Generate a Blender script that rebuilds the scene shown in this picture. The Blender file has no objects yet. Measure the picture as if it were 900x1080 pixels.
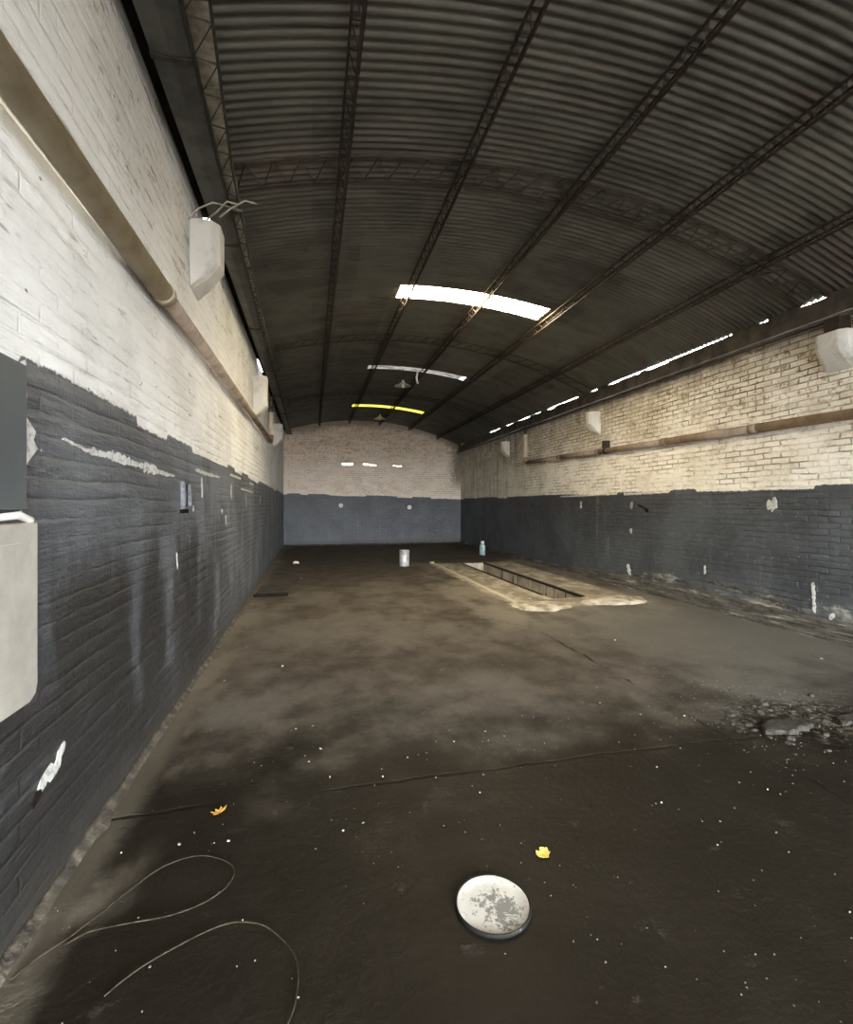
import bpy, math, random
import numpy as np
from mathutils import Vector, Matrix, noise as mnoise
random.seed(7)
sc = bpy.context.scene
COL = sc.collection
PI = math.pi

# ------------------------------------------------------------------ hall dimensions (metres)
XL, XR, YB, YF = -1.015, 5.83, 18.8, -6.0
CX, CZ, RR = 0, 0, 0
def circ(p, q, r):
    ax, ay = p; bx, by = q; cx, cy = r
    d = 2*(ax*(by-cy)+bx*(cy-ay)+cx*(ay-by))
    ux = ((ax*ax+ay*ay)*(by-cy)+(bx*bx+by*by)*(cy-ay)+(cx*cx+cy*cy)*(ay-by))/d
    uy = ((ax*ax+ay*ay)*(cx-bx)+(bx*bx+by*by)*(ax-cx)+(cx*cx+cy*cy)*(bx-ax))/d
    return ux, uy, math.hypot(ax-ux, ay-uy)
CX, CZ, RR = circ((XL, 4.27), (2.2, 4.75), (XR, 3.87))
def roof_z(x): return CZ + math.sqrt(RR*RR-(x-CX)**2)
PIT = (3.85, 4.43, 7.35, 12.25)

# ------------------------------------------------------------------ mesh helpers
class MB:
    def __init__(s): s.v = []; s.f = []; s.sm = []
    def add(s, vs, fs, smooth=False):
        o = len(s.v); s.v += [tuple(p) for p in vs]
        s.f += [tuple(i+o for i in f) for f in fs]; s.sm += [smooth]*len(fs); return s
    def box(s, x0, x1, y0, y1, z0, z1):
        vs = [(x, y, z) for z in (z0, z1) for y in (y0, y1) for x in (x0, x1)]
        return s.add(vs, [(0, 2, 3, 1), (4, 5, 7, 6), (0, 1, 5, 4), (2, 6, 7, 3), (0, 4, 6, 2), (1, 3, 7, 5)])
    def cbox(s, x0, x1, y0, y1, z0, z1, b=.01):
        # box with chamfered edges: hull of inset rings
        rings = [(z0, b), (z0+b, 0), (z1-b, 0), (z1, b)]
        vs = []; fs = []
        for z, i in rings:
            X0, X1, Y0, Y1 = x0+i, x1-i, y0+i, y1-i
            vs += [(X0+b, Y0, z), (X1-b, Y0, z), (X1, Y0+b, z), (X1, Y1-b, z), (X1-b, Y1, z), (X0+b, Y1, z), (X0, Y1-b, z), (X0, Y0+b, z)]
        for r in range(3):
            for k in range(8):
                a = r*8+k; c = r*8+(k+1) % 8
                fs.append((a, c, c+8, a+8))
        fs.append(tuple(range(7, -1, -1))); fs.append(tuple(range(24, 32)))
        return s.add(vs, fs)
    def tube(s, pts, r, n=8, cap=True, smooth=True):
        pts = [Vector(p) for p in pts]
        N = len(pts); rs = r if isinstance(r, (list, tuple)) else [r]*N
        t0 = (pts[1]-pts[0]).normalized()
        up = Vector((0, 0, 1)) if abs(t0.z) < .9 else Vector((1, 0, 0))
        a = t0.cross(up).normalized()
        vs = []
        for i, p in enumerate(pts):
            if i == 0: t = pts[1]-pts[0]
            elif i == N-1: t = pts[-1]-pts[-2]
            else: t = (pts[i+1]-p).normalized()+(p-pts[i-1]).normalized()
            t.normalize()
            a = (a-t*a.dot(t)).normalized(); b = t.cross(a)
            for k in range(n):
                an = 2*PI*k/n
                vs.append(p+(a*math.cos(an)+b*math.sin(an))*rs[i])
        fs = [(i*n+k, i*n+(k+1) % n, (i+1)*n+(k+1) % n, (i+1)*n+k) for i in range(N-1) for k in range(n)]
        s.add(vs, fs, smooth)
        if cap:
            s.add([vs[k] for k in range(n)], [tuple(range(n-1, -1, -1))])
            s.add([vs[(N-1)*n+k] for k in range(n)], [tuple(range(n))])
        return s
    def bar(s, p, q, w, h, up=(0, 0, 1)):
        p = Vector(p); q = Vector(q); t = (q-p).normalized()
        a = t.cross(Vector(up)).normalized()*w/2; b = a.cross(t).normalized()*h/2
        vs = [c+i*a+j*b for c in (p, q) for i, j in ((-1, -1), (1, -1), (1, 1), (-1, 1))]
        return s.add(vs, [(3, 2, 1, 0), (4, 5, 6, 7), (0, 1, 5, 4), (1, 2, 6, 5), (2, 3, 7, 6), (3, 0, 4, 7)])
    def lathe(s, prof, n=32, c=(0, 0, 0), smooth=True):
        vs = [(c[0]+r*math.cos(2*PI*k/n), c[1]+r*math.sin(2*PI*k/n), c[2]+z) for r, z in prof for k in range(n)]
        fs = [(i*n+k, i*n+(k+1) % n, (i+1)*n+(k+1) % n, (i+1)*n+k) for i in range(len(prof)-1) for k in range(n)]
        return s.add(vs, fs, smooth)
    def prism(s, poly, off):
        n = len(poly); off = Vector(off)
        vs = [Vector(p) for p in poly]; vs += [p+off for p in vs]
        fs = [tuple(range(n-1, -1, -1)), tuple(range(n, 2*n))]+[(k, (k+1) % n, n+(k+1) % n, n+k) for k in range(n)]
        return s.add(vs, fs)
    def build(s, name, mat, parent=None, bevel=0):
        me = bpy.data.meshes.new(name)
        me.from_pydata([tuple(v) for v in s.v], [], s.f); me.update()
        me.polygons.foreach_set('use_smooth', s.sm)
        import bmesh
        bm = bmesh.new(); bm.from_mesh(me)
        bmesh.ops.remove_doubles(bm, verts=bm.verts, dist=1e-5)
        bmesh.ops.recalc_face_normals(bm, faces=bm.faces)
        bm.to_mesh(me); bm.free()
        me.materials.append(mat)
        o = bpy.data.objects.new(name, me); COL.objects.link(o)
        if parent is not None:
            o.parent = parent
            o.matrix_parent_inverse = parent_world(parent).inverted()
        if bevel:
            m = o.modifiers.new('bevel', 'BEVEL'); m.width = bevel; m.segments = 2; m.limit_method = 'ANGLE'
        return o
def parent_world(o):
    m = o.matrix_basis.copy()
    p = o.parent
    if p is not None: m = parent_world(p) @ o.matrix_parent_inverse @ m
    return m
def tag(o, label, cat, group=None, kind=None):
    if label: o['label'] = label
    if cat: o['category'] = cat
    if group: o['group'] = group
    if kind: o['kind'] = kind
    return o
def thing(name, loc, label, cat, group=None):
    o = bpy.data.objects.new(name, None); o.location = loc; o.empty_display_size = .1
    COL.objects.link(o); return tag(o, label, cat, group)
def struct(o, label=None):
    o['kind'] = 'structure'
    if label: o['label'] = label
    return o
def copy_tree(o, parent=None):
    c = o.copy(); COL.objects.link(c)
    if parent is not None: c.parent = parent
    for ch in [k for k in o.children]: copy_tree(ch, c)
    return c

# ------------------------------------------------------------------ node helper
class S:
    def __init__(s, nb, sock): s.nb = nb; s.k = sock
    def _m(s, op, o, rev=False):
        n = s.nb.t.nodes.new('ShaderNodeMath'); n.operation = op
        a, b = (o, s) if rev else (s, o)
        s.nb.put(n.inputs[0], a)
        if b is not None: s.nb.put(n.inputs[1], b)
        return S(s.nb, n.outputs[0])
    def __add__(s, o): return s._m('ADD', o)
    __radd__ = __add__
    def __sub__(s, o): return s._m('SUBTRACT', o)
    def __rsub__(s, o): return s._m('SUBTRACT', o, True)
    def __mul__(s, o): return s._m('MULTIPLY', o)
    __rmul__ = __mul__
    def abs(s): return s._m('ABSOLUTE', None)
    def max(s, o): return s._m('MAXIMUM', o)
    def min(s, o): return s._m('MINIMUM', o)
    def sin(s): return s._m('SINE', None)
    def floor(s): return s._m('FLOOR', None)
    def pow(s, o): return s._m('POWER', o)
class NB:
    def __init__(s, name):
        s.mat = bpy.data.materials.new(name); s.mat.use_nodes = True; s.t = s.mat.node_tree
        s.bsdf = next(n for n in s.t.nodes if n.type == 'BSDF_PRINCIPLED')
        s.out = next(n for n in s.t.nodes if n.type == 'OUTPUT_MATERIAL')
        s.tc = s.t.nodes.new('ShaderNodeTexCoord')
        s.obj = S(s, s.tc.outputs['Object'])
        sp = s.t.nodes.new('ShaderNodeSeparateXYZ'); s.t.links.new(s.obj.k, sp.inputs[0])
        s.x, s.y, s.z = (S(s, sp.outputs[i]) for i in range(3))
    def put(s, inp, v):
        if isinstance(v, S): s.t.links.new(v.k, inp)
        elif isinstance(v, tuple) and len(v) == 3 and inp.type == 'RGBA': inp.default_value = (*v, 1)
        else: inp.default_value = v
    def vec(s, x, y, z=0.):
        n = s.t.nodes.new('ShaderNodeCombineXYZ')
        for i, v in enumerate((x, y, z)): s.put(n.inputs[i], v)
        return S(s, n.outputs[0])
    def noise(s, v, scale, detail=3., rough=.55, dist=0.):
        n = s.t.nodes.new('ShaderNodeTexNoise'); s.put(n.inputs['Vector'], v)
        n.inputs['Scale'].default_value = scale; n.inputs['Detail'].default_value = detail
        n.inputs['Roughness'].default_value = rough; n.inputs['Distortion'].default_value = dist
        return S(s, n.outputs['Fac'])
    def voro(s, v, scale, feat='F1', out='Distance'):
        n = s.t.nodes.new('ShaderNodeTexVoronoi'); n.feature = feat; s.put(n.inputs['Vector'], v)
        n.inputs['Scale'].default_value = scale
        return S(s, n.outputs[out])
    def ss(s, x, a, b):
        n = s.t.nodes.new('ShaderNodeMapRange'); n.interpolation_type = 'SMOOTHSTEP'
        s.put(n.inputs[0], x)
        if a < b: n.inputs[1].default_value = a; n.inputs[2].default_value = b
        else:
            n.inputs[1].default_value = b; n.inputs[2].default_value = a
            n.inputs[3].default_value = 1; n.inputs[4].default_value = 0
        return S(s, n.outputs[0])
    def mix(s, f, a, b, mode='MIX'):
        n = s.t.nodes.new('ShaderNodeMix'); n.data_type = 'RGBA'; n.blend_type = mode
        s.put(n.inputs['Factor'], f); s.put(n.inputs[6], a); s.put(n.inputs[7], b)
        return S(s, n.outputs[2])
    def brick(s, v, w, h, mortar, smooth=.5):
        n = s.t.nodes.new('ShaderNodeTexBrick'); s.put(n.inputs['Vector'], v)
        n.inputs['Scale'].default_value = 1; n.inputs['Brick Width'].default_value = w
        n.inputs['Row Height'].default_value = h; n.inputs['Mortar Size'].default_value = mortar
        n.inputs['Mortar Smooth'].default_value = smooth
        n.inputs['Color1'].default_value = (0, 0, 0, 1); n.inputs['Color2'].default_value = (1, 1, 1, 1)
        n.inputs['Mortar'].default_value = (.5, .5, .5, 1)
        return S(s, n.outputs['Fac']), S(s, n.outputs['Color'])
    def bump(s, h, strength, dist):
        n = s.t.nodes.new('ShaderNodeBump'); n.inputs['Strength'].default_value = strength
        n.inputs['Distance'].default_value = dist; s.put(n.inputs['Height'], h)
        s.t.links.new(n.outputs[0], s.bsdf.inputs['Normal'])
    def box(s, x, y, x0, x1, y0, y1, e):
        # 1 inside the rectangle with soft edges of width e
        dx = (x-(x0+x1)/2).abs()-(x1-x0)/2; dy = (y-(y0+y1)/2).abs()-(y1-y0)/2
        return s.ss(dx.max(dy), e/2, -e/2)
    def fin(s, col, rough=.7, metal=0., spec=.5):
        s.put(s.bsdf.inputs['Base Color'], col); s.put(s.bsdf.inputs['Roughness'], rough)
        s.put(s.bsdf.inputs['Metallic'], metal); s.bsdf.inputs['Specular IOR Level'].default_value = spec
        return s.mat
def simple(name, c1, c2, scale=12, rough=.6, metal=0, bump=.3, bd=.004, spec=.5, lo=.35, hi=.65, det=5.):
    b = NB(name); n = b.noise(b.obj, scale, det, .62)
    b.bump(b.noise(b.obj, scale*2.5, 4., .6), bump, bd)
    return b.fin(b.mix(b.ss(n, lo, hi), c1, c2), rough, metal, spec)

# ------------------------------------------------------------------ materials
def wall_material(side):
    b = NB('painted_brick_'+side)
    u, v = (b.x if side == 'back' else b.y), b.z
    p = b.vec(u, v, 0.)
    wa = b.noise(p, .9, 3.); wb = b.noise(b.vec(u+31.7, v, 0.), 2.2, 3.)
    wu = u+(wb-.5)*.06; wv = v+(wa-.5)*.05+(wb-.5)*.018
    if side == 'right':
        wv = wv+(b.noise(b.vec(u*1.7, v*5., 40.), 1.5, 3.)-.5)*.022; wu = wu+(b.noise(p, 6., 3.)-.5)*.05
    mort, tint = b.brick(b.vec(wu, wv, 0.), .27 if side == 'left' else .24, .083 if side == 'left' else .074, .011, .7)
    nmed = b.noise(p, 9., 4., .6); nfine = b.noise(p, 55., 3., .6); nbig = b.noise(p, 1.1, 4., .6)
    smear = b.noise(b.vec(u*2.2, v*11., 0.), 1.6, 4., .6)
    openm = b.ss(b.noise(b.vec(u*1.4, v*3.2, 5.), 1.7, 4., .65), .44, .62)     # where the joints stay open
    joint = mort*openm
    # --- white lime paint
    base = b.mix(b.ss(nbig, .35, .68), (.86, .86, .845), (.72, .715, .70)) if side == 'left' else \
        b.mix(b.ss(nbig, .35, .68), (.92, .88, .80), (.78, .72, .62))
    if side == 'back':
        base = b.mix(b.ss(nbig, .35, .68), (.93, .83, .73), (.88, .75, .63))
    base = b.mix(b.ss(smear, .56, .72)*.35, base, (.5, .48, .44))
    if side == 'left':      # thin shaded streaks where paint fails, dirt along the top
        topd = b.ss(v+(nmed-.5)*.9, 3.1, 4.3)
        flake = b.ss(nmed+(b.noise(p, 24., 4., .7)-.5)*.8, .60, .70)*(b.ss(nbig, .35, .6))
        white = b.mix(flake*(.25+topd*.6), base, (.34, .27, .2))
        white = b.mix(joint*b.ss(b.noise(p, 3.1, 4., .7), .5, .66)*(.35+topd*.3), white, (.12, .105, .09))
        gash = b.ss(b.noise(b.vec(u*1.6, v*12., 33.), 1.5, 4., .7)+topd*.05, .60, .68)*b.ss(nbig, .36, .56)
        white = b.mix(gash*.7, white, (.19, .165, .14))
        pits = b.ss(b.voro(b.vec(u*1.0, v*1.6, 0.), 5.), .075, .03)
        white = b.mix(pits*.8, white, (.1, .09, .08))
    elif side == 'right':
        worn = b.ss(v+(nbig-.5)*1.0, 2.4, 3.1)
        flake = b.ss(nmed+(b.noise(p, 24., 4., .7)-.5)*.9+(tint-.5)*.14, .54, .70)
        white = b.mix(flake*(.25+worn*.6), base, (.34, .23, .13))
        white = b.mix((joint*(.6+worn*.4)).max(mort*worn*.55), white, (.12, .09, .06))
        grub = b.ss(b.noise(b.vec(u*1.3, v*2.6, 50.), 1.6, 5., .7)+worn*.08, .50, .68)
        white = b.mix(grub*.38, white, (.36, .29, .19))
        soot = b.ss(v+(b.noise(b.vec(u*3., v*.6, 2.), 1.5, 4.)-.5)*1.1, 3.25, 3.75)
        white = b.mix(soot*.55, white, (.16, .12, .08))
        runs = b.ss(b.noise(b.vec(u*5., v*.35, 9.), 1.6, 4., .6), .52, .68)*b.ss(u, 10.5, 13.)
        white = b.mix(runs*.65, white, (.26, .20, .14))
    else:
        worn = b.ss(v+(nbig-.5)*1.4, 2.9, 3.7)
        flake = b.ss(nmed+(b.noise(p, 20., 4., .7)-.5)*.9+(tint-.5)*.2, .48, .68)
        white = b.mix(flake*(.16+worn*.5), base, (.56, .33, .20))
        white = b.mix(joint*.45, white, (.25, .18, .13))
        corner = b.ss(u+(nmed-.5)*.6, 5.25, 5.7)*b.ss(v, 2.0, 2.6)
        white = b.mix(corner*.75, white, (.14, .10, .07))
        soot = b.ss(v+(nbig-.5)*.5-(4.75-.055*(u-2.0)*(u-2.0)), -.35, -.05)
        white = b.mix(soot*.6, white, (.16, .12, .09))
    # --- dark slate oil paint on the lower wall
    nlow = b.noise(b.vec(u*.55, 3.3, 0.), 1., 2.)
    stepn = b.ss(b.noise(b.vec(u*.8, 1.3, 0.), 1., 1.), .49, .51)
    edge = {'left': 2.055-u*.0085, 'right': 1.745+u*0., 'back': 1.905-u*.025}[side]
    edge = edge+stepn*.045+(nlow-.5)*.05-(b.noise(p, 16., 4., .7)-.5)*.06
    if side == 'back': pm = b.ss(edge-v, -.004, .012)
    else: pm = b.ss(edge-v, -.004, .01)
    c1, c2 = {'left': ((.112, .122, .138), (.068, .074, .085)),
              'right': ((.082, .090, .102), (.046, .051, .058)),
              'back': ((.118, .124, .138), (.088, .094, .106))}[side]
    dark = b.mix(b.ss(nbig, .35, .65), c1, c2)
    dark = b.mix(b.ss(nmed+(smear-.5)*.6, .55, .75)*.35, dark, (.17, .18, .2))
    scr = b.ss(b.noise(b.vec(u*2.4, v*34., 1.), 1., 3., .6), .66, .74)*b.ss(b.noise(p, 1.7, 2.), .5, .62)
    dark = b.mix(scr*.5, dark, (.34, .35, .36))
    chip = b.ss(b.voro(b.vec(u, v, 2.), 7.), .055, .035)
    dark = b.mix(chip*.55, dark, (.6, .6, .58))
    chalk = b.ss(b.noise(b.vec(u*5., v*.5, 4.), 1.3, 4., .6), .6, .72)
    dark = b.mix(chalk*.25, dark, (.26, .27, .3))
    drag0 = b.noise(b.vec(u*1.5, v*15., 21.), 1.3, 5., .65)
    if side == 'left':
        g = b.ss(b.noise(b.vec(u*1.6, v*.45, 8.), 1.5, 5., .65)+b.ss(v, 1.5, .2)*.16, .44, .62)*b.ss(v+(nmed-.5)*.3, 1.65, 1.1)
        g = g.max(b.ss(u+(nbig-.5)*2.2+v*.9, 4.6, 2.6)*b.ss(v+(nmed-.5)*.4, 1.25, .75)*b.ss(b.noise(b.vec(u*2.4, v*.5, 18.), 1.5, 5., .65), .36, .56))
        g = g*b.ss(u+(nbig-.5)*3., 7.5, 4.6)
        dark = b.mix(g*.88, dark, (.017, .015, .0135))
        hi = b.ss(drag0, .56, .7)
        dark = b.mix(hi*.45*(1.-g*.7), dark, (.20, .21, .225))
        lt = b.ss(b.noise(b.vec(u*.9, v*.5, 3.), 1.6, 3., .6), .46, .6)*b.ss(u, 3.6, 5.2)
        dark = b.mix(lt*.6, dark, (.19, .205, .245))
    if side == 'right':
        low = b.ss(v+(nmed-.5)*.5+(smear-.5)*.4, .42, .2)*b.ss(b.noise(b.vec(u*.8, v*2., 6.), 1.4, 4., .65), .43, .58)*b.ss((u-6.1).abs(), 2.8, 1.6)
        dark = b.mix(low*.75, dark, (.50, .48, .42))
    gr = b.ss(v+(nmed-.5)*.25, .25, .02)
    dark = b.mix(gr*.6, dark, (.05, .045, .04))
    col = b.mix(pm, white, dark)
    crs = (wv*(PI/.083)+(nmed-.5)*1.1).sin().abs().pow(.55)
    crm = b.ss(b.noise(b.vec(u*.9, v*2.4, 14.), 1.5, 4., .6), .36, .58)
    h = (nmed*.45+nfine*.16+drag0*.75+crs*crm*.36-joint*.22) if side == 'left' else (nmed*.55+nfine*.14+smear*.35-joint*.75-mort*.22+tint*.3)
    b.bump(h, 1.0, .022)
    return b.fin(col, b.mix(pm, (.85, .85, .85), (.5, .5, .5)), 0, .4)

def floor_material():
    b = NB('oil_stained_concrete')
    x, y = b.x, b.y; p = b.vec(x, y, 0.)
    nb_ = b.noise(p, .55, 4., .6); nm = b.noise(p, 2.6, 5., .62); nf = b.noise(p, 22., 4., .65)
    ns = b.noise(b.vec(x*1.2, y*.7, 3.), 1.1, 5., .65)
    col = b.mix(b.ss(nm, .35, .68), (.052, .043, .034), (.094, .080, .064))
    # dusty grey worn zone to the right and in the middle of the hall
    dust = b.ss(ns+b.ss(x+(nb_-.5)*2., 2.3, 4.2)*.17-b.ss(y, 3.2, 2.3)*.3-b.ss(y, 8.5, 12.)*.25+b.ss(y, 2.6, 4.)*.05, .45, .66)
    col = b.mix(dust*.6, col, (.150, .134, .114))
    grey = b.ss(x+(nb_-.5)*1.6, 2.6, 4.4)*b.ss(y, 8., 6.)*b.ss(y, 2.4, 3.2)
    col = b.mix(grey*.55, col, (.128, .128, .120))
    # old oil in noisy patches; slab also darkens towards the gate and far end
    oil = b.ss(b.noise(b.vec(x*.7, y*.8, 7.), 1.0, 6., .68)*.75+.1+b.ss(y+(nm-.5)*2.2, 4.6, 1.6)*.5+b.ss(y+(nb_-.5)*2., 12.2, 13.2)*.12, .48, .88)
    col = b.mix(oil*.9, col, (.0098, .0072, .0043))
    # dirty pale cement along the left wall
    lw = b.ss(x+(nm-.5)*.55, -.55, -.95)*b.ss(b.noise(b.vec(x*1.5, y*.9, 1.), 1.3, 4., .6), .44, .6)
    edge = b.ss(x+(nm-.5)*.16+(nf-.5)*.08, -.80, -.92)
    lw = lw.max(edge*.55)
    col = b.mix(lw*.75, col, (.19, .165, .13))
    # pale cement apron round the pit, ragged edges
    wx = x+(nm-.5)*.32; wy = y+(b.noise(p, 1.7, 4.)-.5)*.5
    ap = b.box(wx, wy, 2.98, 5.25, 6.75, 12.4, .12)
    ap = ap*b.ss(nm+(nf-.5)*.4, .28, .5)
    col = b.mix(ap*.85, col, b.mix(b.ss(b.noise(b.vec(x*1.6, y*.9, 12.), 2.4, 5., .7), .42, .62), (.25, .215, .16), (.50, .45, .36)))
    halo = b.box(wx, wy, 2.3, 5.75, 5.8, 12.6, .9)*b.ss(ns, .42, .62)
    col = b.mix(halo*.4, col, (.26, .23, .185))
    lip = b.box(x+(nf-.5)*.05+(nm-.5)*.08, y, 3.10, 3.20, 6.6, 12.4, .05)
    col = b.mix(lip*.7, col, (.58, .53, .42))
    crum = b.ss(((x-3.45)*(x-3.45)*.8+(y-2.85)*(y-2.85)*2.2)+(nm-.5)*.5, .42, .08)
    vc = b.voro(b.vec(x, y, 3.), 17.); vc2 = b.voro(b.vec(x, y, 6.), 38.)
    col = b.mix(crum*b.ss(vc+(nf-.5)*.3, .55, .25)*.55, col, (.125, .114, .096))
    col = b.mix(crum*b.ss(vc, .45, .7)*.55, col, (.012, .010, .008))
    # grey scuffs and grit
    sc_ = b.ss(b.noise(b.vec(x*3., y*3., 2.), 2.2, 5., .7), .62, .72)
    col = b.mix(sc_*.28*(1.-oil*.55), col, (.2, .185, .16))
    fine = b.noise(p, 48., 5., .7)
    col = b.mix(b.ss(fine, .52, .74)*.16*(1.-oil*.85), col, (.17, .155, .13))
    gri = b.ss(b.voro(b.vec(x, y, 4.), 21.), .085, .05)*b.ss(b.noise(p, 1.3, 3.), .5, .6)
    col = b.mix(gri*.6, col, (.3, .28, .24))
    # slab joints
    j1 = b.ss((y-2.70+(nm-.5)*.10+(nf-.5)*.03).abs(), .016, .006)*b.ss(b.noise(b.vec(x*1.1, 7., 0.), 1.2, 3.), .40, .5)
    j2 = b.ss((x-2.72+(nm-.5)*.12+(nf-.5)*.04).abs(), .020, .006)*b.ss(b.noise(b.vec(y*1.4, 3., 0.), 1.2, 3.), .40, .5)*b.ss(y, 6., 4.5)
    jj = j1.max(j2)
    col = b.mix(jj*.9, col, (.012, .010, .008))
    vor = b.voro(b.vec(x, y, 0.), 6., 'F1')
    h = nm*.5+nf*.26-crum*(vc*1.6+vc2*.7)+b.noise(p, 80., 3.)*.06-jj*.7+vor*.12+sc_*.1
    b.bump(h, .9, .022)
    rg = b.mix(oil, (.72, .72, .72), (.55, .55, .55))
    return b.fin(col, rg, 0, .11)

def roof_material():
    b = NB('aged_corrugated_iron')
    x, y = b.x, b.y
    sheet = (y*.54).floor(); col_ = (x*.86+(sheet*.5)).floor()
    sn = b.noise(b.vec(sheet*3.71, col_*5.13, 0.), 1., 0.)
    n = b.noise(b.vec(x*1.2, y*2.2, 0.), 1.3, 5., .65)
    st = b.noise(b.vec(x*.9, y*12., 3.), 1.4, 4., .6)
    c = b.mix(b.ss(n, .35, .65), (.085, .083, .073), (.155, .150, .130))
    c = b.mix(b.ss(sn, .35, .65)*.5, c, (.175, .170, .146))
    c = b.mix(b.ss(st, .55, .75)*.4, c, (.04, .030, .023))
    ru = b.ss(b.noise(b.vec(x*.8, y*1.4, 11.), 1.2, 5., .7), .54, .68)
    ru = ru.max(b.ss((y-4.5+(n-.5)*.7).abs(), .5, .15)*b.ss(x, 1.8, .6)*.8)
    c = b.mix(ru*.6, c, (.055, .030, .022))
    b.bump(b.noise(b.obj, 40., 3.)+n, .25, .006)
    return b.fin(c, b.mix(ru, (.42, .42, .42), (.7, .7, .7)), b.ss(ru, 1., 0.)*.55, .5)

M = {}
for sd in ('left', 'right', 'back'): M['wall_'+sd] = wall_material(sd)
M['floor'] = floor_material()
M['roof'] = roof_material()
M['rust'] = simple('rusty_dark_steel', (.022, .014, .011), (.045, .028, .021), 18, .7, .35)
M['arch'] = simple('brown_grimed_steel', (.045, .034, .028), (.085, .062, .050), 9, .7, .3)
M['rust_dark'] = simple('blackened_steel', (.020, .018, .016), (.045, .038, .032), 14, .65, .4)
M['gutter'] = simple('dull_grey_sheet_metal', (.050, .050, .046), (.105, .105, .098), 3.5, .5, .5, .25, .01)
M['beam'] = simple('dark_weathered_beam', (.030, .026, .021), (.085, .070, .052), 4, .8, 0, .6, .02)
M['strip'] = simple('pale_daylight_strip', (.16, .14, .11), (.40, .36, .29), 7, .85, 0, .5, .01)
M['corbel'] = simple('whitewashed_cement', (.50, .49, .46), (.66, .65, .62), 5, .85, 0, .7, .02, lo=.3, hi=.5)
M['pipe'] = simple('dusty_beige_pipe', (.30, .25, .18), (.40, .35, .265), 4, .75, 0, .1, .003, spec=.2)
M['pipe_far'] = simple('dusty_brown_pipe', (.22, .165, .125), (.33, .26, .20), 5, .75, 0, .1, .003, spec=.2)
M['pipe_pale'] = simple('pale_pipe', (.62, .55, .44), (.74, .66, .54), 6, .5, 0, .1, .003)
M['clamp'] = M['rust_dark']
M['plaster'] = simple('bare_white_plaster', (.26, .26, .25), (.56, .56, .54), 30, .9, 0, .6, .006, lo=.3, hi=.55)
M['plaster_dirty'] = simple('dirty_cement', (.034, .028, .021), (.17, .148, .115), 13, .9, 0, .8, .015, lo=.4, hi=.78, det=6.)
def footing_material():
    b = NB('crumbling_footing')
    n = b.noise(b.vec(b.y*1.6, b.z*20., b.x*6.), 1.4, 6., .7); k = b.noise(b.obj, 16., 5., .65); m = b.noise(b.vec(b.y*.8, b.z*3., 0.), 1.3, 4., .6)
    c = b.mix(b.ss(n+(k-.5)*.4, .36, .66), (.040, .036, .031), (.125, .118, .103))
    c = b.mix(b.ss(n+(m-.5)*.9, .60, .76)*.8, c, (.40, .38, .33))
    b.bump(n*1.2+k*.5, .9, .02)
    return b.fin(c, .85, 0, .3)
M['footing'] = footing_material()
M['board'] = simple('slate_painted_board', (.060, .070, .076), (.080, .090, .095), 3, .6, 0, .1, .003)
M['box'] = simple('beige_enamel', (.34, .32, .28), (.44, .42, .37), 5, .5, 0, .08, .003)
M['white_cap'] = simple('chipped_white_enamel', (.72, .71, .68), (.85, .84, .8), 16, .5)
M['black'] = simple('black_grime', (.008, .007, .006), (.02, .017, .014), 10, .95, spec=.05)
M['galv'] = simple('galvanised_steel', (.40, .41, .42), (.62, .63, .64), 12, .35, .7, .1, .002)
M['dull_galv'] = simple('painted_over_steel', (.07, .075, .085), (.17, .175, .19), 22, .6, .2, .2, .002)
M['tin'] = simple('paint_tin', (.42, .43, .44), (.66, .66, .65), 14, .42, .45, .15, .003)
M['teal'] = simple('pale_blue_plastic', (.20, .32, .34), (.34, .46, .47), 10, .45)
M['cream'] = simple('cream_plastic', (.72, .70, .62), (.85, .83, .76), 12, .5)
M['enamel'] = simple('old_white_enamel', (.34, .33, .30), (.5, .49, .45), 9, .4)
M['paper'] = simple('grubby_paper', (.40, .38, .33), (.66, .64, .58), 40, .9)
M['grit'] = simple('pale_grit', (.13, .12, .10), (.34, .32, .28), 60, .9)
M['rubble'] = simple('broken_concrete', (.020, .018, .014), (.060, .054, .044), 26, .95, 0, .9, .01)
M['leaf_y'] = simple('yellow_leaf', (.70, .48, .06), (.85, .66, .20), 60, .6)
M['leaf_o'] = simple('orange_leaf', (.42, .20, .035), (.62, .34, .07), 60, .6)
M['wire'] = simple('dusty_wire', (.026, .020, .014), (.065, .050, .036), 30, .9, spec=.1)
M['plate'] = simple('rusted_plate', (.020, .016, .012), (.060, .046, .034), 9, .95, 0, .6, .008)
M['rod'] = simple('bare_steel_rod', (.30, .28, .25), (.46, .43, .39), 25, .5, .3)
def pit_material():
    b = NB('pit_concrete')
    n = b.noise(b.obj, 3., 5., .65); dr = b.noise(b.vec(b.y*6., b.z*.5, b.x*6.), 1.5, 4., .6)
    c = b.mix(b.ss(n, .35, .65), (.50, .45, .35), (.34, .29, .22))
    c = b.mix(b.ss(dr, .56, .62)*.85, c, (.06, .047, .034))
    b.bump(n+dr, .6, .012)
    return b.fin(c, .85, 0, .3)
M['pit'] = pit_material()
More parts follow.
